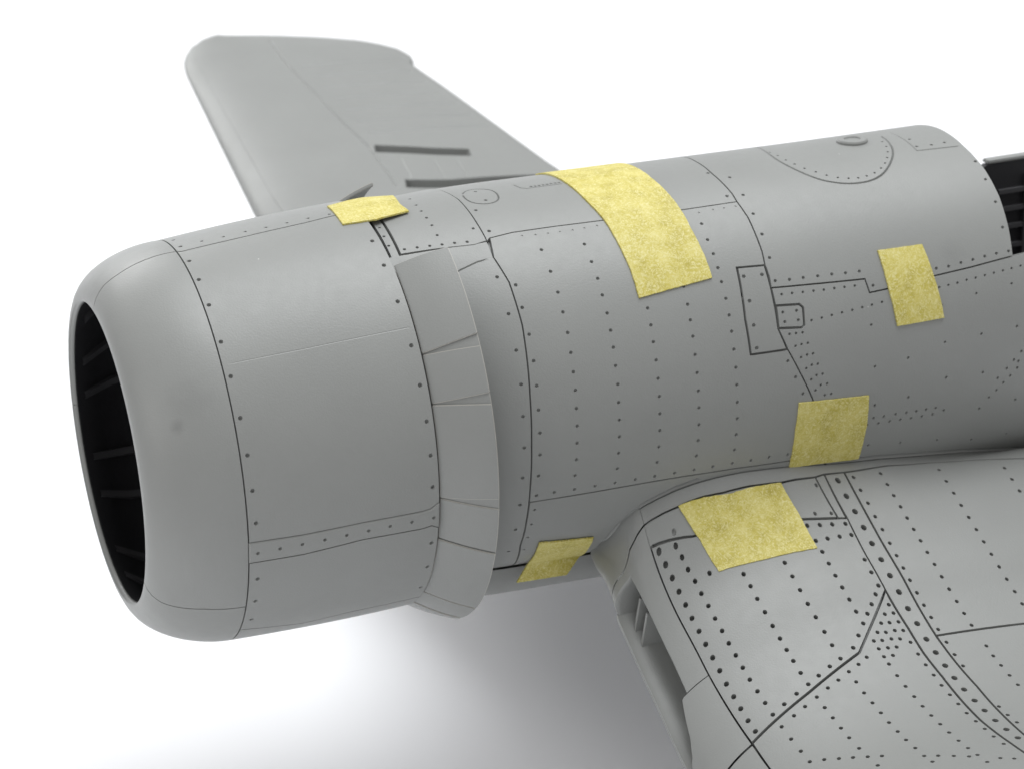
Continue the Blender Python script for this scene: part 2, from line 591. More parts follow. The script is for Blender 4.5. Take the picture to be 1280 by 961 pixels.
tiny = c5([(50, 460), (118, 455), (180, 448), (240, 440), (303, 432), (362, 422), (425, 410), (935, 345), (1005, 330), (1060, 322), (1118, 313)])
skin(BODY, 'fuselage_panel', P4, fus, rivets=riv(cols, RF, DF) + riv(tiny, .006, .004), gap=.002, grooves=[GROOVE])
# access plate with five fasteners
skin(BODY, 'access_plate', plate + bp_([(973.4, 410.8), (964, 359.3)]), fus, lift=.002,
     rivets=riv(c9([(95, 147), (168, 140), (118, 245), (135, 342), (147, 433)]), RF * 1.15, DF), gap=.013)
# lower side panel in front of the wing root
P6 = low_seam + [(low_seam[-1][0], -.75)] + bp_([(742, 689), (700, 696), (640, 707)]) + [q for q in D_lo[::-1] if q[1] < low_seam[0][1] and q[1] > bp_([(640, 707)])[0][1]]
P6 = P6
r6 = c6([(155, 822), (142, 880), (127, 932)]) + c4([(960, 547), (943, 597), (922, 646)])
skin(BODY, 'fuselage_panel', P6, fus, rivets=riv(r6, RF * .8, DF), grooves=[GROOVE])
# windscreen deck
wb = c7([(215, 775), (400, 758), (610, 737), (630, 795), (700, 780), (800, 752), (900, 725), (1060, 687), (1235, 640)])
F_up = bp_([(1262, 287), (1250, 246), (1232.5, 213), (1206, 183.4), (1185, 166.5), (1172, 160)])
uF = F_up[-1][0]
P7 = [(uE, TOPV)] + E_up[::-1] + E_lo + bp_([(961, 345)]) + wb + F_up + [(uF, TOPV)]
r7 = c7([(233, 745), (293, 740), (351, 732), (412, 725), (471, 717), (529, 712), (587, 705), (645, 765), (911, 693), (963, 684), (1015, 669), (1065, 656), (1115, 642), (1164, 630), (1215, 620),
         (41, 310), (97, 384), (140, 463), (177, 549), (209, 648), (1190, 520), (1160, 413), (1118, 318), (1075, 243), (1037, 193), (998, 158), (960, 128), (798, 150), (828, 180), (890, 173), (944, 163)])
r7b = c7([(210, 205), (243, 218), (277, 237), (314, 254), (356, 272), (403, 287), (449, 301), (496, 311), (541, 314), (582, 312), (618, 304), (651, 291), (678, 271), (695, 250), (704, 227), (706, 203), (700, 180), (683, 160)])
tear = c7([(150, 184), (220, 228), (300, 272), (400, 315), (480, 333), (560, 338), (640, 325), (690, 295), (720, 250), (732, 205), (715, 165), (680, 138)])
pl2 = c7([(715, 122), (780, 155), (830, 198), (930, 187), (1030, 176)])
skin(BODY, 'windscreen_deck', P7, fus, rivets=riv(r7, RF * 1.0, DF) + riv(r7b, RF * .75, DF),
     grooves=[(chaikin(tear), .014, .012), (pl2, .010, .007)])


def disc_on(surf, c, ru, rv, lift0, lift1, name, parent, mat=None, n=24):
    a = np.linspace(0, 2 * math.pi, n, endpoint=False)
    rings = [(1.0, -.004), (1.0, lift0), (.93, lift1), (.55, lift1), (.5, lift1 - .008), (.12, lift1 - .008)]
    V = []
    for k, l in rings:
        u = c[0] + ru * k * np.cos(a); v = c[1] + rv * k * np.sin(a)
        V.append(surf.fn(u, v) + surf.normal(u, v) * l)
    m = grid_mesh(name, np.array(V), False, True)
    bm = bmesh.new(); bm.from_mesh(m); bm.verts.ensure_lookup_table()
    bm.faces.new([bm.verts[(len(rings) - 1) * n + i] for i in range(n)])
    bm.to_mesh(m); bm.free()
    return link(name, auto_sharp(m, 30), mat or GREY, parent)


cap_c = c7([(556, 160)])[0]
cap = disc_on(BODY, cap_c, .085, .085, .010, .018, 'filler_cap', fus)
# hatch slot roughness on the main deck
# rear side panel
BIGV = -1.112
left8 = bp_([(964, 360), (968, 381), (973.4, 411), (985, 437.4)]) + side_cut[1:]
sill = bp_([(1278, 318)])
P8 = [left8[0]] + wb[1:] + [(4.27, HALF), (6.2, HALF + .05), (6.2, BIGV), (left8[-1][0] + .05, BIGV)] + left8[::-1][:-1]
r8 = c9([(247, 218), (289, 213), (332, 209), (375, 204), (416, 200), (458, 194), (499, 189), (540, 184), (580, 180), (367, 322), (408, 312), (448, 301), (489, 291), (530, 281), (570, 270), (609, 260), (649, 249),
         (878, 190), (915, 181), (951, 172), (988, 161), (1024, 152), (1061, 142), (1097, 132), (1133, 123), (1168, 114), (1204, 104), (887, 262),
         (279, 377), (305, 374), (331, 371), (303, 425), (327, 418), (352, 413), (325, 470), (349, 460), (373, 455), (346, 514), (368, 500), (392, 496), (366, 558), (387, 541), (411, 536), (383, 601), (404, 580), (429, 575), (420, 620), (446, 615),
         (615, 712), (656, 705), (703, 696), (747, 690), (786, 684), (825, 678), (864, 671), (634, 733), (679, 725), (722, 718), (765, 712), (808, 705), (851, 697), (896, 680), (588, 740),
         (620, 661), (606, 340), (621, 506), (754, 472), (754, 629), (901, 409), (906, 550), (1027, 214), (1168, 175), (1047, 376), (1189, 346), (1052, 530), (1038, 674), (1182, 638), (593, 820), (721, 811), (868, 800), (1005, 798), (1145, 776),
         (1077, 629), (1107, 600), (1135, 570), (1162, 543), (1190, 512), (1112, 552), (1148, 514), (1177, 480), (1207, 446), (1195, 485)])
corner = c9([(237, 356), (330, 352), (340, 340), (334, 272), (322, 258), (222, 262)])
skin(BODY, 'fuselage_panel', P8, fus, rivets=riv(r8, RF * .82, DF), grooves=[(corner, .014, .014)] ) if 0 else None
cc = c9([(233, 356), (330, 352), (339, 342), (334, 270), (318, 256), (222, 262)])
skin(BODY, 'corner_plate', cc, fus, rivets=riv(c9([(252, 290), (307, 283), (260, 328), (314, 321)]), RF * .95, DF), gap=.013, grid=.02)
# the side panel runs round that small plate
i0 = 2
P8b = [left8[0], *wb[1:], (4.27, HALF), (6.2, HALF + .05), (6.2, BIGV), (left8[-1][0] + .05, BIGV)] + left8[::-1][:-3]
P8c = P8b + [cc[0], cc[1], cc[2], cc[3], cc[4], cc[5]]
skin(BODY, 'fuselage_panel', P8c, fus, rivets=riv(r8, RF * .82, DF), grooves=[GROOVE])
# far side and belly skins
for u0, u1 in ((.90, 1.44), (1.44, 2.83), (2.83, 4.27)):
    skin(BODY, 'fuselage_panel', [(u0, TOPV), (u1, TOPV), (u1, D2(180)), (u0, D2(180))], fus, grid=.08)
    skin(BODY, 'fuselage_panel', [(u0, D2(180)), (u1, D2(180)), (u1, D2(243)), (u0, D2(243))], fus, grid=.08)
skin(BODY, 'fuselage_panel', [(4.27, math.pi - HALF + .36), (4.97, math.pi - HALF + .36), (5.1, math.pi - HALF + .22), (6.2, math.pi - HALF + .14), (6.2, D2(243)), (4.27, D2(243))], fus, grid=.08)
skin(BODY, 'fuselage_panel', [(.90, D2(-117)), (.90, BOTV), (6.2, BOTV), (6.2, D2(-117))], fus, grid=.08, gap=.02)
# belly fairing: a lower lip standing proud under the seam
us = np.linspace(1.13, 4.4, 40); vs = np.linspace(D2(-62), D2(-118), 30)
U, V = np.meshgrid(us, vs, indexing='ij')
edge = np.minimum(1, np.minimum((V - vs[-1]) / -D2(-10), (vs[0] - V) / D2(10)))
off = .012 + .14 * np.clip(edge, 0, 1) ** .6 * np.clip((U - 1.13) / .25, 0, 1) ** .5
belly_out = body_fn(U, V) + BODY.normal(U, V) * off[..., None]
o = link('belly_fairing', auto_sharp(grid_mesh('belly_fairing', belly_out), 40), GREY, fus)

# --- engine cowl: surface of revolution, u = distance along its profile from the joint behind the nose ring (negative = forward)
L, RO = .425, .752
nose = []
for t in np.linspace(0, 1, 60):
    th = t * math.pi / 2
    x = -L * math.sin(th) ** (2 / 1.75)
    r = RO + (1 - RO) * math.cos(th) ** (2 / 1.92)
    nose.append((x, r))
lip = [(-L + .014 * (1 - math.cos(a)), RO - .011 * math.sin(a)) for a in np.linspace(.3, math.pi / 2, 6)]
inner = [(-L + .020, RO - .0112), (-L + .028, RO - .011), (-L + .034, RO - .010)]
prof = inner[::-1] + lip[::-1] + nose[::-1]
prof += [(x, 1.0 + .034 * (1 - (1 - x / .93) ** 2)) for x in np.linspace(.04, .93, 24)]
prof += [(1.0, 1.034), (1.1, 1.03), (1.3, 1.02)]
prof = np.array(prof)
sl = np.concatenate([[0], np.cumsum(np.linalg.norm(np.diff(prof, axis=0), axis=1))])
k0 = int(np.abs(prof[:, 0] - 0).argmin())
sl -= sl[k0]
U_LIP, U_B = sl[0], float(np.interp(.93, prof[k0:, 0], sl[k0:]))


def cowl_c(x):
    return np.where(x < 0, -.035 + .017 * np.clip(-x / .45, 0, 1), -.035 + .03 * np.clip(x / .93, 0, 1))


def cowl_fn(u, v):
    u, v = np.asarray(u, float), np.asarray(v, float)
    x = np.interp(u, sl, prof[:, 0]); r = np.interp(u, sl, prof[:, 1])
    return np.stack([x, -r * np.cos(v), cowl_c(x) + r * np.sin(v)], -1)


COWL = Surface(cowl_fn, sl, np.linspace(D2(-110), D2(160), 400))
if COWL.normal(np.array(.5), np.array(0.0))[1] > 0:
    COWL.flip = True
cp_ = COWL.pts
def cc_(ox, oy, sc, pts): return cp_(crop(ox, oy, sc, pts))
k1 = lambda p: cc_(60, 180, 3.003, p)
k2 = lambda p: cc_(60, 500, 3.003, p)
k3 = lambda p: cc_(360, 180, 3.003, p)
k4 = lambda p: cc_(360, 500, 3.2, p)

# a small dark smudge on the nose ring (finger mark on the bare plastic)
def add_smudge(mat, p, r, amount):
    nt = mat.node_tree; N, L = nt.nodes, nt.links
    b = N['Principled BSDF']
    old = b.inputs['Base Color'].links[0].from_socket
    geo = N.new('ShaderNodeNewGeometry')
    dist = N.new('ShaderNodeVectorMath'); dist.operation = 'DISTANCE'; dist.inputs[1].default_value = p
    nz = N.new('ShaderNodeTexNoise'); nz.inputs['Scale'].default_value = 20; nz.inputs['Detail'].default_value = 3
    L.new(geo.outputs['Position'], dist.inputs[0]); L.new(geo.outputs['Position'], nz.inputs['Vector'])
    ad = N.new('ShaderNodeMath'); ad.operation = 'MULTIPLY_ADD'; ad.inputs[1].default_value = r * .9; ad.inputs[2].default_value = -r * .45
    L.new(nz.outputs['Fac'], ad.inputs[0])
    sm = N.new('ShaderNodeMath'); sm.operation = 'ADD'
    L.new(dist.outputs['Value'], sm.inputs[0]); L.new(ad.outputs[0], sm.inputs[1])
    mr = N.new('ShaderNodeMapRange'); mr.interpolation_type = 'SMOOTHSTEP'
    mr.inputs['From Min'].default_value = 0; mr.inputs['From Max'].default_value = r
    mr.inputs['To Min'].default_value = amount; mr.inputs['To Max'].default_value = 0
    L.new(sm.outputs[0], mr.inputs['Value'])
    mx = N.new('ShaderNodeMix'); mx.data_type = 'RGBA'; mx.inputs['B'].default_value = (.10, .10, .10, 1)
    L.new(old, mx.inputs['A']); L.new(mr.outputs['Result'], mx.inputs['Factor']); L.new(mx.outputs['Result'], b.inputs['Base Color'])


_q = COWL.at(222, 533)
add_smudge(GREY, tuple(map(float, cowl_fn(*map(np.array, _q)))), .05, .26)
_q = COWL.at(240, 500)
add_smudge(GREY, tuple(map(float, cowl_fn(*map(np.array, _q)))), .16, .10)
_q = BODY.at(1190, 318)
add_smudge(GREY, tuple(map(float, body_fn(*map(np.array, _q)))), .10, .10)

# under-skin tube: outer face just below the panels, inner face painted black
us = np.concatenate([[sl[0]], np.linspace(sl[0] + .02, U_B, 50)])
vs = np.linspace(0, 2 * math.pi, 145)[:-1]
U, V = np.meshgrid(us, vs, indexing='ij')
X = cowl_fn(U, V)
dx = np.interp(U + 1e-3, sl, prof[:, 0]) - np.interp(U - 1e-3, sl, prof[:, 0])
dr = np.interp(U + 1e-3, sl, prof[:, 1]) - np.interp(U - 1e-3, sl, prof[:, 1])
ln = np.maximum(np.hypot(dx, dr), 1e-9)
nx, nr = -dr / ln, dx / ln
Nn = np.stack([nx, -nr * np.cos(V), nr * np.sin(V)], -1)
cowl = link('engine_cowl', grid_mesh('engine_cowl', X - Nn * np.clip((U - sl[0]) / .05, .25, 1)[..., None] * .02, False, True), GREY, plane)
inn = [(-L + .026, RO - .0125), (-L + .08, RO + .015), (-L + .15, RO + .075), (-.18, .90), (0, .945), (.5, .965), (.925, .975), (.925, 1.02)]
Xi = np.array([[(x, -r * math.cos(a), float(cowl_c(np.array(x))) + r * math.sin(a)) for a in vs] for x, r in inn])
link('cowl_lining', auto_sharp(grid_mesh('cowl_lining', Xi, False, True), 50), BLACK, cowl)
for i in range(18):
    a = D2(4 + 40 * (i // 2) + 15 * (i % 2))
    ribs = []
    for x, r in ((-L + .07, RO + .008), (-L + .15, RO + .07), (-.18, .893), (0, .94), (.9, .968)):
        for da, dd in ((-.026, .0), (-.020, .03), (.020, .03), (.026, .0)):
            rr = r + .008 - dd
            ribs.append((x, -rr * math.cos(a + da), -.03 + rr * math.sin(a + da)))
    m = grid_mesh('cowl_rib', np.array(ribs).reshape(5, 4, 3))
    link('cowl_rib', auto_sharp(m, 30), MID, cowl)
# bulkhead closing the cowl at the back
bk = np.array([[(x, -r * math.cos(a), -.02 + r * math.sin(a)) for a in vs] for x, r in ((.80, .97), (.80, .5), (.74, .42), (.74, .05))])
link('engine_bulkhead', auto_sharp(grid_mesh('engine_bulkhead', bk, False, True), 30), BLACK, cowl)

RC = .0112
A_ = [(206.5, 301.5), (221.5, 315), (240, 350), (260, 403), (276.5, 457), (285, 498), (300, 580), (309, 640), (313, 686.5), (311.5, 726.5), (308, 758), (298, 790)]
A_u = 0.0
vt0 = cp_([(216.5, 315.5)])[0][1]           # upper parting line at the joint
vlow = k2([(745, 775)])[0][1]               # lower parting line
up_nose = cp_([(212, 316), (190, 322), (170, 330), (148, 343), (130, 357)])
lo_nose = k2([(735, 775), (590, 783), (500, 778), (430, 760), (390, 732)])
UL = U_LIP + .0
up_nose.append((UL, up_nose[-1][1] - .035))
lo_nose.append((UL, lo_nose[-1][1] + .03))
N1 = [(0, vt0)] + up_nose + lo_nose[::-1] + [(0, vlow)]
stain = []
skin(COWL, 'nose_ring_panel', N1, cowl, gap=.003, bevel=.002, depth=.014, grid=.035)
N2 = [(0, vt0)] + up_nose + [(UL, D2(183)), (0, D2(183))]
skin(COWL, 'nose_ring_panel', N2, cowl, gap=.003, bevel=.002, depth=.014, grid=.035)
N3 = [(0, vlow)] + lo_nose + [(UL, D2(-177)), (0, D2(-177))]
skin(COWL, 'nose_ring_panel', N3, cowl, gap=.003, bevel=.002, depth=.014, grid=.035)
# barrel panels
top_line = k1([(500, 405), (730, 351), (961, 298)]) + k3([(160, 273), (300, 246)])
top_line = [(0.0, vt0)] + top_line[0:] + [(U_B, top_line[-1][1])]
mid_line = [(0.0, cp_([(276.5, 457)])[0][1])] + k1([(961, 770)]) + k3([(400, 700)])
mid_line += [(U_B, mid_line[-1][1])]
st_top = [(0, k2([(790, 530)])[0][1])] + k2([(961, 505)]) + k4([(300, 490), (540, 445), (572, 434), (600, 412)])
st_top = st_top + [(U_B, st_top[-1][1])]
st_bot = [(0, k2([(775, 608)])[0][1])] + k2([(961, 577)]) + k4([(300, 556), (540, 512), (575, 500), (600, 507)])
st_bot = st_bot + [(U_B, st_bot[-1][1])]
bot_line = [(0, k2([(735, 858)])[0][1])] + k2([(961, 835)]) + k4([(250, 845), (500, 791)])
bot_line = bot_line + [(U_B, bot_line[-1][1])]
rA = k1([(470, 362), (497, 386), (530, 440), (566, 510), (604, 605), (649, 743), (686, 872)]) + k2([(722, 67), (749, 207), (768, 340), (781, 461), (787, 670), (779, 753), (764, 822), (740, 866)])
rB = k3([(316, 365), (360, 456), (412, 592), (463, 757), (496, 905)]) + k4([(555, 85), (571, 221), (579, 347), (574, 570), (558, 665), (531, 747)])
rT = k1([(577, 366), (658, 349), (740, 330), (818, 314), (897, 297)]) + k3([(75, 280), (155, 265)])
rS = k2([(787, 572), (871, 554)]) + k4([(57, 573), (147, 555), (235, 537), (322, 519), (408, 501), (495, 484), (582, 467)])
rr_ = riv(rA + rB, RC, .016) + riv(rT, RC * .8, .010)
skin(COWL, 'cowl_panel', top_line + [(U_B, D2(118)), (0, D2(118))], cowl, rivets=rr_, gap=.004)
skin(COWL, 'cowl_panel', top_line + st_top[::-1], cowl, rivets=rr_, gap=.0015, bevel=.003, depth=.016, grooves=[(mid_line, .007, .0012)])
skin(COWL, 'cowl_strap', st_top + st_bot[::-1], cowl, rivets=riv(rS, RC * .85, .012), lift=.005, gap=.000, bevel=.007, depth=.007)
skin(COWL, 'cowl_panel', st_bot + bot_line[::-1], cowl, rivets=rr_, gap=.0015)
skin(COWL, 'cowl_panel', bot_line + [(U_B, D2(-120)), (0, D2(-120))], cowl, gap=.005)
skin(COWL, 'cowl_panel', [(0, D2(118)), (U_B, D2(118)), (U_B, D2(180)), (0, D2(180))], cowl, grid=.07)
skin(COWL, 'cowl_panel', [(0, D2(180)), (U_B, D2(180)), (U_B, D2(240)), (0, D2(240))], cowl, grid=.07)

EDGE = plastic_material('pale_plastic_edge', (.46, .45, .42), .4, .03, False)  # paler tone for the bevelled rims of flaps and gussets

# --- cowl flaps: plates hinged on the rear edge of the cowl, opened outwards
def flap_fn(u, v):
    u, v = np.asarray(u, float), np.asarray(v, float)
    x = .935 + .255 * u
    r = 1.022 + .118 * u + .010 * np.sin(u * math.pi)
    c = -.005 - .02 * u
    return np.stack([x, -r * np.cos(v), c + r * np.sin(v)], -1)


FLAP = Surface(flap_fn, np.linspace(-.15, 1.12, 30), np.linspace(D2(-115), D2(100), 400))
if FLAP.normal(np.array(.5), np.array(0.0))[1] > 0:
    FLAP.flip = True
f3 = lambda x, y: FLAP.at(360 + x / 3.003, 180 + y / 3.003)[1]
f4 = lambda x, y: FLAP.at(360 + x / 3.2, 500 + y / 3.2)[1]


def flap_mesh(name, h0, h1, t0, t1, lift=0.0, thick=.02, mirror=False):
    n = 15
    V = []
    for u in np.linspace(0, 1, 8):
        a = np.linspace(h0 + (t0 - h0) * u, h1 + (t1 - h1) * u, n)
        uu = np.full(n, u)
        N = FLAP.normal(uu, a)
        top = flap_fn(uu, a) + N * lift
        V.append(np.stack([top, top - N * thick], 0))
    V = np.array(V)                            # 8,2,n,3
    if mirror:
        V[..., 1] *= -1
    idx = lambda i, s, j: (i * 2 + s) * n + j
    f = []
    for i in range(7):
        for j in range(n - 1):
            f.append((idx(i, 0, j), idx(i + 1, 0, j), idx(i + 1, 0, j + 1), idx(i, 0, j + 1)))
            f.append((idx(i, 1, j), idx(i, 1, j + 1), idx(i + 1, 1, j + 1), idx(i + 1, 1, j)))
        for j in (0, n - 1):
            f.append((idx(i, 0, j), idx(i, 1, j), idx(i + 1, 1, j), idx(i + 1, 0, j)))
    for i in (0, 7):
        for j in range(n - 1):
            f.append((idx(i, 0, j), idx(i, 0, j + 1), idx(i, 1, j + 1), idx(i, 1, j)))
    me = mesh_from(name, V.reshape(-1, 3), f)
    bm = bmesh.new(); bm.from_mesh(me)
    bmesh.ops.recalc_face_normals(bm, faces=bm.faces)
    es = [e for e in bm.edges if e.calc_face_angle(0) > 1.0]
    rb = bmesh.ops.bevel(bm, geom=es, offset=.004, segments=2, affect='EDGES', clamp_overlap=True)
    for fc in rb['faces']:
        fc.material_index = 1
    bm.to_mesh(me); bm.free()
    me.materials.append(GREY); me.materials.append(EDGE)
    return auto_sharp(me, 30)


flaps = [  # hinge start/end, trailing start/end
    (f3(398, 455), f3(505, 788), f3(590, 388), f3(700, 712)),
    (f3(506, 792), f4(580, 16), f3(713, 757), f4(800, -30)),
    (f4(581, 20), f4(610, 390), f4(812, 15), f4(840, 397)),
    (f4(610, 394), f4(606, 552), f4(840, 437), f4(824, 610)),
    (f4(606, 556), f4(560, 770), f4(823, 615), f4(745, 830)),
]
w5 = flaps[4]
flaps.append((w5[1] - .008, w5[1] - .22, w5[3] - .012, w5[3] - .24))
flaps.append((w5[1] - .23, w5[1] - .45, w5[3] - .25, w5[3] - .47))
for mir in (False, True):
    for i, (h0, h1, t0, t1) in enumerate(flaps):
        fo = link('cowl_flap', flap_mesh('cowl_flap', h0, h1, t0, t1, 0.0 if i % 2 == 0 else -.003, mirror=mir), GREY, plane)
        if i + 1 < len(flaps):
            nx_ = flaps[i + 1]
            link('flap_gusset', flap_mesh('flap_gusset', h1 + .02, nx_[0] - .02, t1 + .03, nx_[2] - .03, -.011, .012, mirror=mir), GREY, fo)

# --- wings: u = chordwise station x, v = span (distance from the centre line); gulled like the real one
g_ = lerp_table([.5, .75, .91, 1.09, 1.27, 1.45, 1.63, 1.81, 1.99, 2.17, 2.35, 2.53, 2.85, 3.4, 5.4, 8.0],
                [-.31, -.405, -.485, -.58, -.68, -.77, -.87, -.95, -1.01, -1.05, -1.072, -1.075, -1.045, -.95, -.55, -.03])
le_ = lambda y: np.interp(y, [.5, .76, .98, 3.2, 5.27, 6.28, 6.92, 7.27, 7.40, 7.52, 7.61, 7.69, 7.75, 7.79, 7.82], [1.92, 1.90, 1.868, 1.86, 1.851, 1.897, 1.929, 1.941, 1.948, 1.97, 2.005, 2.06, 2.12, 2.19, 2.31])
te_ = lambda y: np.interp(y, [.5, 2.9, 5.27, 6.52, 7.045, 7.09, 7.14, 7.28, 7.47, 7.62, 7.74, 7.82], [5.0, 4.9, 4.16, 3.86, 3.715, 3.76, 3.765, 3.718, 3.51, 3.174, 2.758, 2.36])


def peak_(y):
    return np.interp(y, [0, 2.9, 5.2, 7.0, 7.6, 7.8188], [.40, .38, .18, .12, .07, .03])


_rt = body_fn(np.array([q[0] for q in ROOT]), np.array([q[1] for q in ROOT]))
RX, RY, RZ = _rt[:, 0], -_rt[:, 1], _rt[:, 2]


def w_plain(x, y):
    a, b = le_(y), te_(y)
    t = np.clip((x - a) / np.maximum(b - a, 1e-4), 0, 1)
    f = np.sqrt(np.clip(1 - (np.clip(.35 - t, 0, .35) / .35) ** 2, 0, 1))
    r = np.where(t < .35, f, 1 - .55 * (np.clip(t - .35, 0, 1) / .65) ** 2)
    return g_(y) - peak_(y) * (1 - r)


_fx = np.linspace(RX[0], RX[-1], 60)
_fy = np.interp(_fx, RX, RY)
_fl = np.interp(_fx, RX, RZ) - w_plain(_fx, _fy)


def fillet(x, y):
    '''the root fairing: lifts the wing surface so that it meets the fuselage along ROOT'''
    yr = np.interp(x, _fx, _fy)
    return np.interp(x, _fx, _fl) * np.exp(-(np.clip(y - yr, 0, 9) / .16) ** 1.4)


def wtop(x, y):
    x, y = np.asarray(x, float), np.asarray(y, float)
    a, b = le_(y), te_(y)
    t = np.clip((x - a) / np.maximum(b - a, 1e-4), 0, 1)
    f = np.sqrt(np.clip(1 - (np.clip(.35 - t, 0, .35) / .35) ** 2, 0, 1))
    r = np.where(t < .35, f, 1 - .55 * (np.clip(t - .35, 0, 1) / .65) ** 2)
    return g_(y) - peak_(y) * (1 - r) + fillet(x, y)


def wbot(x, y):
    a, b = le_(y), te_(y)
    t = np.clip((x - a) / np.maximum(b - a, 1e-4), 0, 1)
    f = np.sqrt(np.clip(1 - (np.clip(.2 - t, 0, .2) / .2) ** 2, 0, 1))
    p = peak_(y)
    low = g_(y) - p - p * .62 * f + fillet(a, y)
    aft = wtop(b, y) - .02
    k = np.clip((t - .2) / .8, 0, 1) ** 1.5
    return low * (1 - k) + aft * k


def wing_fn(u, v, sgn=-1):
    u, v = np.asarray(u, float), np.asarray(v, float)
    return np.stack([u, sgn * v, wtop(u, v)], -1)


WN = Surface(lambda u, v: wing_fn(u, v, -1), np.linspace(1.9, 5.0, 260), np.linspace(.72, 4.2, 300))
WF = Surface(lambda u, v: wing_fn(u, v, 1), np.linspace(1.86, 5.0, 200), np.linspace(.72, 7.9, 300))
for s in (WN, WF):
    if s.normal(np.array(3.0), np.array(1.5))[2] < 0:
        s.flip = True

_lead = WN.pts([(813, 684), (884, 840.6), (939.4, 929.5)])
LV, LU = [q[1] for q in _lead], [q[0] for q in _lead]


def xp_(y):
    return float(np.interp(y, LV, LU)) if y < 3.5 else LU[-1]


def xn_(y):
    return xp_(y) - .0015


XP = LU[-1]                                   # where the nose strip ends and the top skin begins
SLOT0, SLOT1 = .97, 1.60


def wing_hull(sgn, y0, y1, ny, sink):
    """closed airfoil sections behind the nose strip"""
    V = []
    ts = np.linspace(0, 1, 40)
    for y in np.linspace(y0, y1, ny):
        a, b = float(le_(y)), float(te_(y))
        xs = a + (b - a) * (.058 + .942 * ts ** 1.1)
        top = np.stack([xs, np.full_like(xs, sgn * y), wtop(xs, np.full_like(xs, y)) - sink], 1)
        bot = np.stack([xs, np.full_like(xs, sgn * y), wbot(xs, np.full_like(xs, y))], 1)
        V.append(np.concatenate([top, bot[::-1]]))
    return np.array(V)


def nose_loop(y, n=28):
    """front of the airfoil: from the top skin edge, round the leading edge, to the underside"""
    a, b = float(le_(y)), float(te_(y))
    tt = (xn_(y) - a) / (b - a) if y < 3.5 else .0645
    th = np.linspace(0, 1, n)
    xs_t = a + (b - a) * tt * (1 - th) ** 2
    top = np.stack([xs_t, wtop(xs_t, np.full(n, y))], 1)
    xs_b = a + (b - a) * tt * (th[1:]) ** 2
    bot = np.stack([xs_b, wbot(xs_b, np.full(n - 1, y))], 1)
    return np.concatenate([top, bot])


def strip_mesh(name, sgn, ys_fn, n=40):
    """nose strip; ys_fn(k 0..1 round the nose) -> (start, end) of the span"""
    m = len(nose_loop(1.0))
    V = np.zeros((n, m, 3))
    for j in range(m):
        s, e = ys_fn(j / (m - 1))
        for i in range(n):
            y = s + (e - s) * (i / (n - 1))
            q = nose_loop(y)[j]
            V[i, j] = (q[0], sgn * y, q[1])
    return V


def add_wing(sgn):
    name = 'wing'
    hullV = wing_hull(sgn, .55, 7.818, 90, .055 if sgn < 0 else .16)
    me = auto_sharp(grid_mesh(name, hullV, False, True), 50)
    return link(name, me, GREY, plane)


# near wing
near = add_wing(-1)
wp = WN.pts
def wc(ox, oy, sc, pts): return wp(crop(ox, oy, sc, pts))
w1 = lambda p: wc(620, 560, 2.395, p)
w2 = lambda p: wc(960, 560, 4.0, p)
w3 = lambda p: wc(860, 660, 3.048, p)
RW, DW = .0118, .045
col_a = w1([(488, 309), (508, 348), (528, 388), (548, 429), (568, 469), (587, 509), (608, 548), (628, 587), (649, 627), (670, 666), (690, 706), (712, 744), (733, 780), (755, 816), (777, 848)])
cols = w1([(538, 292), (557, 326), (575, 363), (596, 398), (615, 435), (636, 472), (656, 510), (677, 547), (697, 584), (718, 620), (739, 657), (760, 693), (783, 728), (806, 763), (829, 798),
           (574, 282), (639, 374), (741, 377), (762, 413), (782, 451), (805, 491), (828, 532), (850, 570), (870, 604), (890, 637), (912, 673), (935, 707),
           (864, 343), (887, 384), (910, 425), (933, 466), (957, 506), (983, 550), (1006, 590), (1031, 630)])
cols += w3([(511, 90), (536, 135), (561, 181), (587, 226), (614, 272), (640, 318), (714, 252), (699, 290), (683, 326), (667, 363), (649, 409), (629, 456), (580, 495), (540, 527), (498, 562), (458, 595), (414, 631), (367, 671), (324, 710)])
cols += w2([(195, 387), (258, 384), (320, 381), (386, 378), (238, 463), (297, 452), (357, 442), (416, 434), (450, 495), (482, 558), (516, 621), (551, 687), (82, 573)])
cols5 = w3([(765, 290), (750, 326), (783, 322), (736, 360), (768, 358), (802, 355), (722, 395), (754, 395), (788, 388), (820, 388), (708, 428), (740, 426), (775, 420), (808, 420), (727, 458), (762, 454), (795, 451), (747, 488), (781, 483), (766, 516),
            (681, 490), (650, 517), (613, 545), (573, 577), (533, 607), (491, 642), (446, 678), (404, 713), (357, 755), (641, 584), (671, 626), (703, 664), (735, 702), (766, 739), (799, 773), (831, 805), (866, 836), (900, 866),
            (521, 682), (552, 721), (583, 760), (614, 797), (652, 837), (685, 869), (393, 802), (430, 848), (464, 888), (519, 880), (575, 876), (629, 872), (739, 866), (953, 865), (1013, 866), (1071, 868), (1103, 862), (1190, 874), (1243, 876), (723, 902), (931, 888), (1140, 889),
            (848, 433), (877, 478), (906, 519), (936, 558), (966, 597), (998, 633), (1030, 668), (1062, 703), (1097, 734), (1131, 763), (1165, 792), (1203, 820), (797, 560), (829, 601), (862, 640), (894, 677), (927, 712), (961, 745), (995, 777), (1031, 808), (1067, 836)])
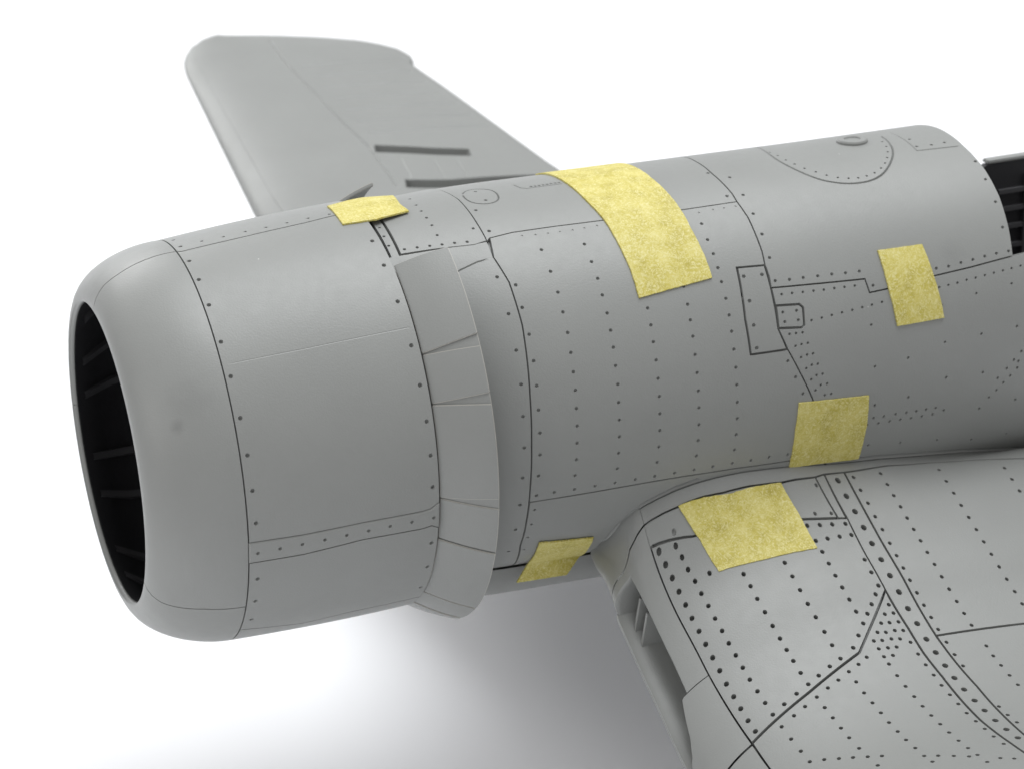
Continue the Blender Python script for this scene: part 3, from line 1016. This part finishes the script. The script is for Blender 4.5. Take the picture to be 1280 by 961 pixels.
aft = w2([(428, 144), (463, 208), (500, 273), (536, 340), (572, 405), (609, 473), (643, 535), (677, 597), (710, 658), (745, 721), (780, 783), (816, 844), (851, 904),
          (563, 125), (597, 180), (629, 235), (663, 291), (696, 347), (729, 404), (763, 461), (797, 519), (833, 579), (869, 641), (906, 703), (944, 764), (981, 824), (1018, 883), (1057, 939),
          (855, 107), (892, 164), (929, 223), (966, 284), (1004, 344), (1042, 405), (1079, 466), (1117, 528), (1156, 591), (1194, 653), (1234, 715), (1271, 776), (1183, 98), (1220, 154), (1258, 212)])
aft2 = w3([(985, 433), (1016, 480), (1048, 523), (1081, 566), (1117, 606), (1151, 644), (1185, 678), (1218, 710), (1253, 738), (1137, 447), (1163, 485), (1193, 521), (1225, 559), (1257, 595)])
spar = w2([(350, 160), (392, 238), (435, 315), (479, 395), (520, 475), (566, 555), (610, 635), (655, 717), (700, 800), (746, 875), (792, 953)]) + w3([(873, 361), (908, 420), (944, 472), (980, 522), (1015, 569), (1052, 613), (1092, 655), (1130, 693), (1171, 731), (1213, 765), (1257, 797)])
plate_r = w2([(242, 184), (280, 253), (317, 324), (236, 326), (155, 330)])

s_lo = wp([(1030, 592), (1059, 647.5), (1082, 693), (1106.7, 737), (1135.6, 784.7), (1155, 816), (1178, 845), (1198, 870), (1227.5, 901), (1262, 927)])
s_hi = wp([(1055, 589.5), (1093, 660), (1130, 724), (1170, 794), (1194.6, 827), (1221, 857), (1250, 889.6), (1280, 917.5)])
v_end = 3.3
s_lo_x, s_hi_x = s_lo[-1][0], s_hi[-1][0]
lead = _lead
XL = 2.12
dark = wp([(1106.7, 737), (1074, 815), (1011, 865), (939.7, 929)])
top1 = wp([(814, 683), (866, 669.4), (935, 659), (1002, 649), (1056, 647.5)])
WP1 = [lead[0]] + top1[1:] + s_lo[1:3] + dark + lead[1:2]
skin(WN, 'wing_panel', WP1, near, rivets=riv(col_a, RW * 1.12, DW) + riv(cols, RW, DW), gap=.007, bevel=.002, depth=.05, wall=.9, lift=.004)
out_end = [(s_lo_x, v_end), (lead[2][0], v_end)]
WP5 = dark[:1] + s_lo[4:] + [(s_lo_x, v_end), (XP - .009, v_end)] + dark[::-1][:-1]
skin(WN, 'wing_panel', WP5, near, rivets=riv(cols5, RW * .9, DW), gap=.010, depth=.05, wall=.9)
WS = s_lo + [(s_lo_x, v_end), (s_hi_x, v_end)] + s_hi[::-1]
skin(WN, 'spar_strip', WS, near, rivets=riv(spar, RW * 1.35, DW), gap=.007, depth=.05, wall=.9)
ledge = w2([(380, 118), (600, 85), (820, 70), (1020, 58), (1278, 50)])
xsplit = wp([(1170, 794), (1280, 778.8)])
kx = (xsplit[1][1] - xsplit[0][1]) / (xsplit[1][0] - xsplit[0][0])
WP3 = ledge + [(4.95, ledge[-1][1]), (4.95, xsplit[0][1] + kx * (4.95 - xsplit[0][0]))] + xsplit[::-1] + s_hi[1:3][::-1]
skin(WN, 'wing_panel', WP3, near, rivets=riv(aft, RW * .9, DW), gap=.008, depth=.05, wall=.9)
WP4 = xsplit + [(4.9, xsplit[0][1] + kx * (4.9 - xsplit[0][0])), (4.85, v_end), (s_hi_x, v_end)] + s_hi[4:][::-1]
skin(WN, 'wing_panel', WP4, near, rivets=riv(aft2, RW * .9, DW), gap=.008, depth=.05, wall=.9)
# outer wing beyond the frame
skin(WN, 'wing_panel', [(XP, v_end), (4.7, v_end), (4.1, 5.3), (XP, 5.3)], near, grid=.12, gap=.01)
skin(WN, 'wing_panel', [(2.12, 5.3), (4.1, 5.3), (3.6, 6.7), (3.1, 7.5), (2.4, 7.5), (2.12, 6.9)], near, grid=.12, gap=.01)
# wing-root skins
YF = wp([(805, 656)])[0][1]
fil_line = wp([(822, 645), (847.5, 633), (905, 615), (975, 602.5), (1019, 595.5)])
small = wp([(975, 602.5), (1019, 595.5), (1047.5, 646.5), (1000, 648.5)])
skin(WN, 'wing_plate', small, near, rivets=riv(plate_r, RW * .85, .02), gap=.006)
skin(WN, 'wing_panel', wp([(1019, 595.5), (1030, 592), (1058, 647), (1048, 647)]), near, gap=.005, grid=.02)
RI = [(u, float(np.interp(u, _fx, _fy)) + .004) for u in np.linspace(LU[0] - .003, 4.5, 40)]
FP = RI + [(4.95, RI[-1][1] - .1), (4.95, ledge[-1][1])] + ledge[::-1] + [s_lo[0]] + fil_line[::-1] + [(LU[0] - .003, YF)]
skin(WN, 'wing_root_fillet', FP, near, gap=.002, bevel=.002, grid=.03)
F2 = fil_line[:4] + wp([(1000, 648.5), (935, 659), (866, 669.4), (816, 681)]) + [(LU[0] - .003, LV[0]), (LU[0] - .003, YF)]
skin(WN, 'wing_root_panel', F2, near, rivets=riv(w1([(533, 251), (472, 271), (413, 298)]), RW, .015), gap=.002, bevel=.002, grid=.03)

# leading edge with the open air intake
V = strip_mesh('nose', -1, lambda k: (.55, YF - .003 - .04 * k))
link('wing_root_fillet', auto_sharp(grid_mesh('wing_root_fillet', V), 40), GREY, near)
V = strip_mesh('nose', -1, lambda k: (YF + .003 - .04 * k, SLOT0 - .02 * math.sin(math.pi * k)), 20)
ret = np.repeat(V[-1][None], 4, 0)
for i_, (dx_, dy_) in enumerate(((.012, -.006), (.03, -.008), (.12, -.004), (.4, .0))):
    ret[i_, :, 0] += dx_
    ret[i_, :, 1] += dy_
    zc_ = ret[i_, :, 2].mean()
    ret[i_, :, 2] = zc_ + (ret[i_, :, 2] - zc_) * (1 - .15 * (i_ + 1) / 4)
link('intake_shoulder', auto_sharp(grid_mesh('intake_shoulder', np.concatenate([V, ret])), 60), GREY, near)


def cap_ends(me_verts):
    return me_verts


Y_CUT = lambda k: dark[-1][1] + .12 * k


def y_out(k):
    return SLOT1 + float(np.interp(k, [0, .22, .27, .32, .4, .5, .7, 1], [0, 0, .08, .17, .23, .25, .27, .30]))


V = strip_mesh('nose', -1, lambda k: (y_out(k), Y_CUT(k)), 40)
n_, m_ = V.shape[:2]
# return wall into the wing along the inner end
ret = V[0].copy(); ret[:, 0] = np.maximum(ret[:, 0] + .12, 2.0)
V2 = np.concatenate([ret[None], V])
link('leading_edge', auto_sharp(grid_mesh('leading_edge', V2), 40), GREY, near)
V = strip_mesh('nose', -1, lambda k: (Y_CUT(k) + .012, 7.818), 60)
link('leading_edge', auto_sharp(grid_mesh('leading_edge', V), 40), GREY, near)


def swept(name, prof_fn, y0, y1, n, mat=GREY):
    V = np.array([[(x, -y, z) for x, z in prof_fn(y)] for y in np.linspace(y0, y1, n)])
    me = grid_mesh(name, V)
    bm = bmesh.new(); bm.from_mesh(me); bm.verts.ensure_lookup_table()
    m = V.shape[1]
    bm.to_mesh(me); bm.free()
    return link(name, auto_sharp(me, 50), mat, near)


def upper_lip(y):
    L_ = nose_loop(y)
    g = float(g_(y))
    q_ = L_[:28]
    f_ = fillet(le_(y), y)
    zc = g - .232 + float(f_)
    top = [q for q in q_ if q[1] > zc]
    i_ = len(top)
    t_ = (q_[i_ - 1][1] - zc) / max(q_[i_ - 1][1] - q_[i_][1], 1e-6)
    top.append(q_[i_ - 1] + (q_[i_] - q_[i_ - 1]) * t_)
    x0, z0 = top[-1]
    return list(top) + [(x0 + .004, z0 - .02), (x0 + .02, z0 - .034), (x0 + .06, z0 - .034), (2.45, z0 - .01)]


def upper_lip_fixed(y):
    q = upper_lip(y)
    k = np.linspace(0, len(q) - 1, 24)
    q = np.array(q)
    return [(np.interp(t, range(len(q)), q[:, 0]), np.interp(t, range(len(q)), q[:, 1])) for t in k]


swept('intake_upper_lip', upper_lip_fixed, SLOT0 - .01, SLOT1 - .004, 40)


def lower_lip(y):
    g = float(g_(y))
    a = float(le_(y))
    zl = g - .445
    return [(2.45, zl + .0), (a + .1, zl + .0), (a + .03, zl - .004), (a + .012, zl - .016), (a + .010, zl - .034), (a + .03, zl - .055), (a + .10, zl - .085), (a + .2, float(wbot(np.array(a + .2), np.array(y))))]


swept('intake_lower_lip', lower_lip, SLOT0 - .03, SLOT1 + .42, 40)
swept('intake_back', lambda y: [(2.42, float(g_(y)) - .2), (2.42, float(g_(y)) - .6)], SLOT0 - .1, SLOT1 + .3, 6, GREY)
for y in (1.045, 1.125):
    g = float(g_(y))
    vs_ = [(1.96, -y, g - .28), (2.3, -y, g - .28), (2.3, -y, g - .46), (1.93, -y, g - .46)]
    vs2 = [(a, b - .018, c) for a, b, c in vs_]
    me = mesh_from('intake_vane', vs_ + vs2, [(0, 1, 2, 3), (7, 6, 5, 4), (0, 3, 7, 4), (1, 5, 6, 2), (0, 4, 5, 1), (3, 2, 6, 7)], False)
    link('intake_vane', me, GREY, near)

# far wing
far = add_wing(1)
fp_ = WF.pts
fz = lambda p: fp_(crop(200, 20, 2.4615, p))
XF = lambda y: float(le_(y) + (te_(y) - le_(y)) * .0645)
ys = list(np.linspace(.9, 7.0, 30)) + list(np.linspace(7.05, 7.81, 24))
outer = [(XF(y), y) for y in ys] + [(float(te_(y)) - .01, y) for y in (7.81, 7.77, 7.7, 7.6, 7.5, 7.4, 7.3, 7.2, 7.15, 7.1, 7.05, 6.9, 6.6, 5.3, 2.9, .9)]
spar_l = fz([(335, 75), (400, 160), (480, 240), (560, 325), (640, 400), (700, 480), (735, 530)])
g1 = fz([(660, 409), (740, 412), (850, 418), (955, 421)])
g2 = fz([(755, 516), (820, 518), (900, 517)])
g2.append((4.05, g2[-1][1]))
gr = [(spar_l, .03, .014), (g1, .115, .14), (g2, .125, .14)]
for a_, b_ in (((735, 430), (775, 505)), ((835, 430), (878, 500)), ((905, 432), (950, 500))):
    gr.append((fz([a_, b_]), .03, .005))
for k in range(12):
    y = 4.9 + k * .2
    if abs(y - g1[0][1]) < .25 or abs(y - g2[0][1]) < .25:
        continue
    x0 = np.interp(y, sorted([q[1] for q in spar_l]), [q[0] for q in sorted(spar_l, key=lambda q: q[1])])
    gr.append(([(x0 + .10, y), (float(te_(y)) - .08, y)], .035, .012))
skin(WF, 'wing_panel', outer, far, grooves=gr, gap=0, bevel=.002, depth=.002, grid=.09, rivets=[(*fz([(672, 143)])[0], .05, .03)])
V = strip_mesh('nose', 1, lambda k: (.55, 7.818), 80)
link('leading_edge', auto_sharp(grid_mesh('leading_edge', V), 40), GREY, far)

# --- cockpit: dark tub behind the windscreen deck
cz = float(fc_(4.6))
pit = link('cockpit', None, None, plane) if 0 else bpy.data.objects.new('cockpit', None)
if pit.name not in COL.objects:
    COL.objects.link(pit); pit.parent = plane


def box(name, lo, hi, mat, parent, bev=.0):
    x0, y0, z0 = lo; x1, y1, z1 = hi
    v = [(x0, y0, z0), (x1, y0, z0), (x1, y1, z0), (x0, y1, z0), (x0, y0, z1), (x1, y0, z1), (x1, y1, z1), (x0, y1, z1)]
    f = [(3, 2, 1, 0), (4, 5, 6, 7), (0, 1, 5, 4), (1, 2, 6, 5), (2, 3, 7, 6), (3, 0, 4, 7)]
    me = mesh_from(name, v, f, False)
    if bev:
        bm = bmesh.new(); bm.from_mesh(me)
        bmesh.ops.bevel(bm, geom=bm.edges[:], offset=bev, segments=2, affect='EDGES')
        bm.to_mesh(me); bm.free()
    return link(name, me, mat, parent)


box('cockpit_floor', (4.3, -.72, -.45), (6.1, .72, -.40), BLACK, pit)
box('cockpit_bulkhead', (4.30, -.70, -.4), (4.34, .70, .42), BLACK, pit)
box('cockpit_bulkhead', (6.05, -.72, -.4), (6.1, .72, .12), BLACK, pit)
box('cockpit_side', (4.36, -.72, -.4), (6.05, -.68, .40), BLACK, pit)
sd = [(4.36, -.4), (6.05, -.4), (6.05, .525), (4.98, .505), (4.90, .46), (4.36, .28)]
sv = [(x, .66, z) for x, z in sd] + [(x, .70, z) for x, z in sd]
sf = [tuple(range(6)), tuple(range(11, 5, -1))] + [(i, i + 6, (i + 1) % 6 + 6, (i + 1) % 6) for i in range(6)]
link('cockpit_side', mesh_from('cockpit_side', sv, sf, False), BLACK, pit)
for z in (-.15, -.02, .1, .21, .32):
    box('cockpit_rib', (4.7 if z < .2 else 5.06, .635, z), (6.0, .66, z + .026), MID, pit)
for x in (5.24, 5.6):
    box('cockpit_frame', (x, .63, -.35), (x + .03, .66, .42), MID, pit)
box('cockpit_sill', (4.985, .655, .509), (6.1, .72, .53), GREY, pit, .006)

# ------------------------------------------------------------------ strips of masking tape
def tape(surf, pts, label, lift=.009, grid=.03, rag=.0012):
    p = densify(clean(pts), .02)
    p = [(a + random.uniform(-rag, rag), b + random.uniform(-rag, rag)) for a, b in p]
    o = skin(surf, 'masking_tape', p, None, TAPE, lift=lift, gap=0.0, bevel=.0015, depth=.008, grid=grid)
    o['label'] = label
    o['category'] = 'tape'
    o['group'] = 'strips of masking tape on the model'
    return o


tape(COWL, cc_(360, 180, 3.003, [(147, 240), (280, 208), (395, 200), (420, 232), (455, 258), (330, 290), (205, 308), (175, 265)]),
     'small yellow tape patch on top of the engine cowl, above the first cowl flap', lift=.009)
T2 = c5([(180, 158), (260, 195), (370, 290), (460, 385), (530, 505), (590, 630), (633, 775), (760, 738), (880, 705), (1000, 672), (960, 560), (900, 440), (850, 345), (790, 265), (700, 180), (620, 125)])
T2 += [(T2[-1][0] - .0, D2(112)), (T2[0][0] + .0, D2(112))]
tape(BODY, T2, 'long curved yellow tape strip running over the top of the fuselage')
tape(BODY, c7([(660, 618), (848, 592), (890, 700), (942, 900), (745, 937), (710, 790)]),
     'upright yellow tape patch below the windscreen deck, near the cockpit')
tape(BODY, c9([(315, 650), (595, 620), (585, 740), (552, 872), (415, 888), (275, 907), (300, 760)]),
     'square yellow tape patch on the fuselage side just above the wing root')
tape(WN, w1([(545, 172), (700, 135), (850, 102), (905, 195), (962, 300), (800, 335), (667, 370), (610, 275)]),
     'largest yellow tape square on the wing skin, lying across the wing root')
# the patch bridging the lower side panel and the belly
t0, t1 = BODY.at(673.4, 676), BODY.at(741, 669.4)
def ray_y(px, py, y):
    d = FW * FPX + RT * (px - 640.0) - UP * (py - 480.5)
    return CAM + d * (y - CAM[1]) / d[1]
A0, A1 = body_fn(*map(np.array, t0)), body_fn(*map(np.array, t1))
M0, M1 = [body_fn(*map(np.array, BODY.at(*q))) for q in ((660, 700.5), (724.5, 692))]
B0, B1 = ray_y(645, 726, -.55), ray_y(707.7, 718.7, -.55)
UA = np.array([t0, t1]); UM = np.array([BODY.at(660, 700.5), BODY.at(724.5, 692)])
def low_fn(u, v):
    u, v = np.asarray(u, float), np.asarray(v, float)
    k = np.clip(v / .55, None, 1)
    uu = (UA[0, 0] + (UA[1, 0] - UA[0, 0]) * u) * (1 - k) + (UM[0, 0] + (UM[1, 0] - UM[0, 0]) * u) * k
    vv = (UA[0, 1] + (UA[1, 1] - UA[0, 1]) * u) * (1 - k) + (UM[0, 1] + (UM[1, 1] - UM[0, 1]) * u) * k
    top = body_fn(uu, vv)
    q = np.clip((v - .55) / .45, 0, None)[..., None]
    b = B0 + (B1 - B0) * u[..., None]
    return top + (b - top) * q
LOW = Surface(low_fn, np.linspace(0, 1, 20), np.linspace(0, 1, 20))
if LOW.normal(np.array(.5), np.array(.5))[1] > 0:
    LOW.flip = True
tape(LOW, [(0, 0), (1, 0), (1, 1), (0, 1)], 'small yellow tape patch low on the fuselage, just ahead of the wing intake', lift=.012, grid=.12, rag=.006)
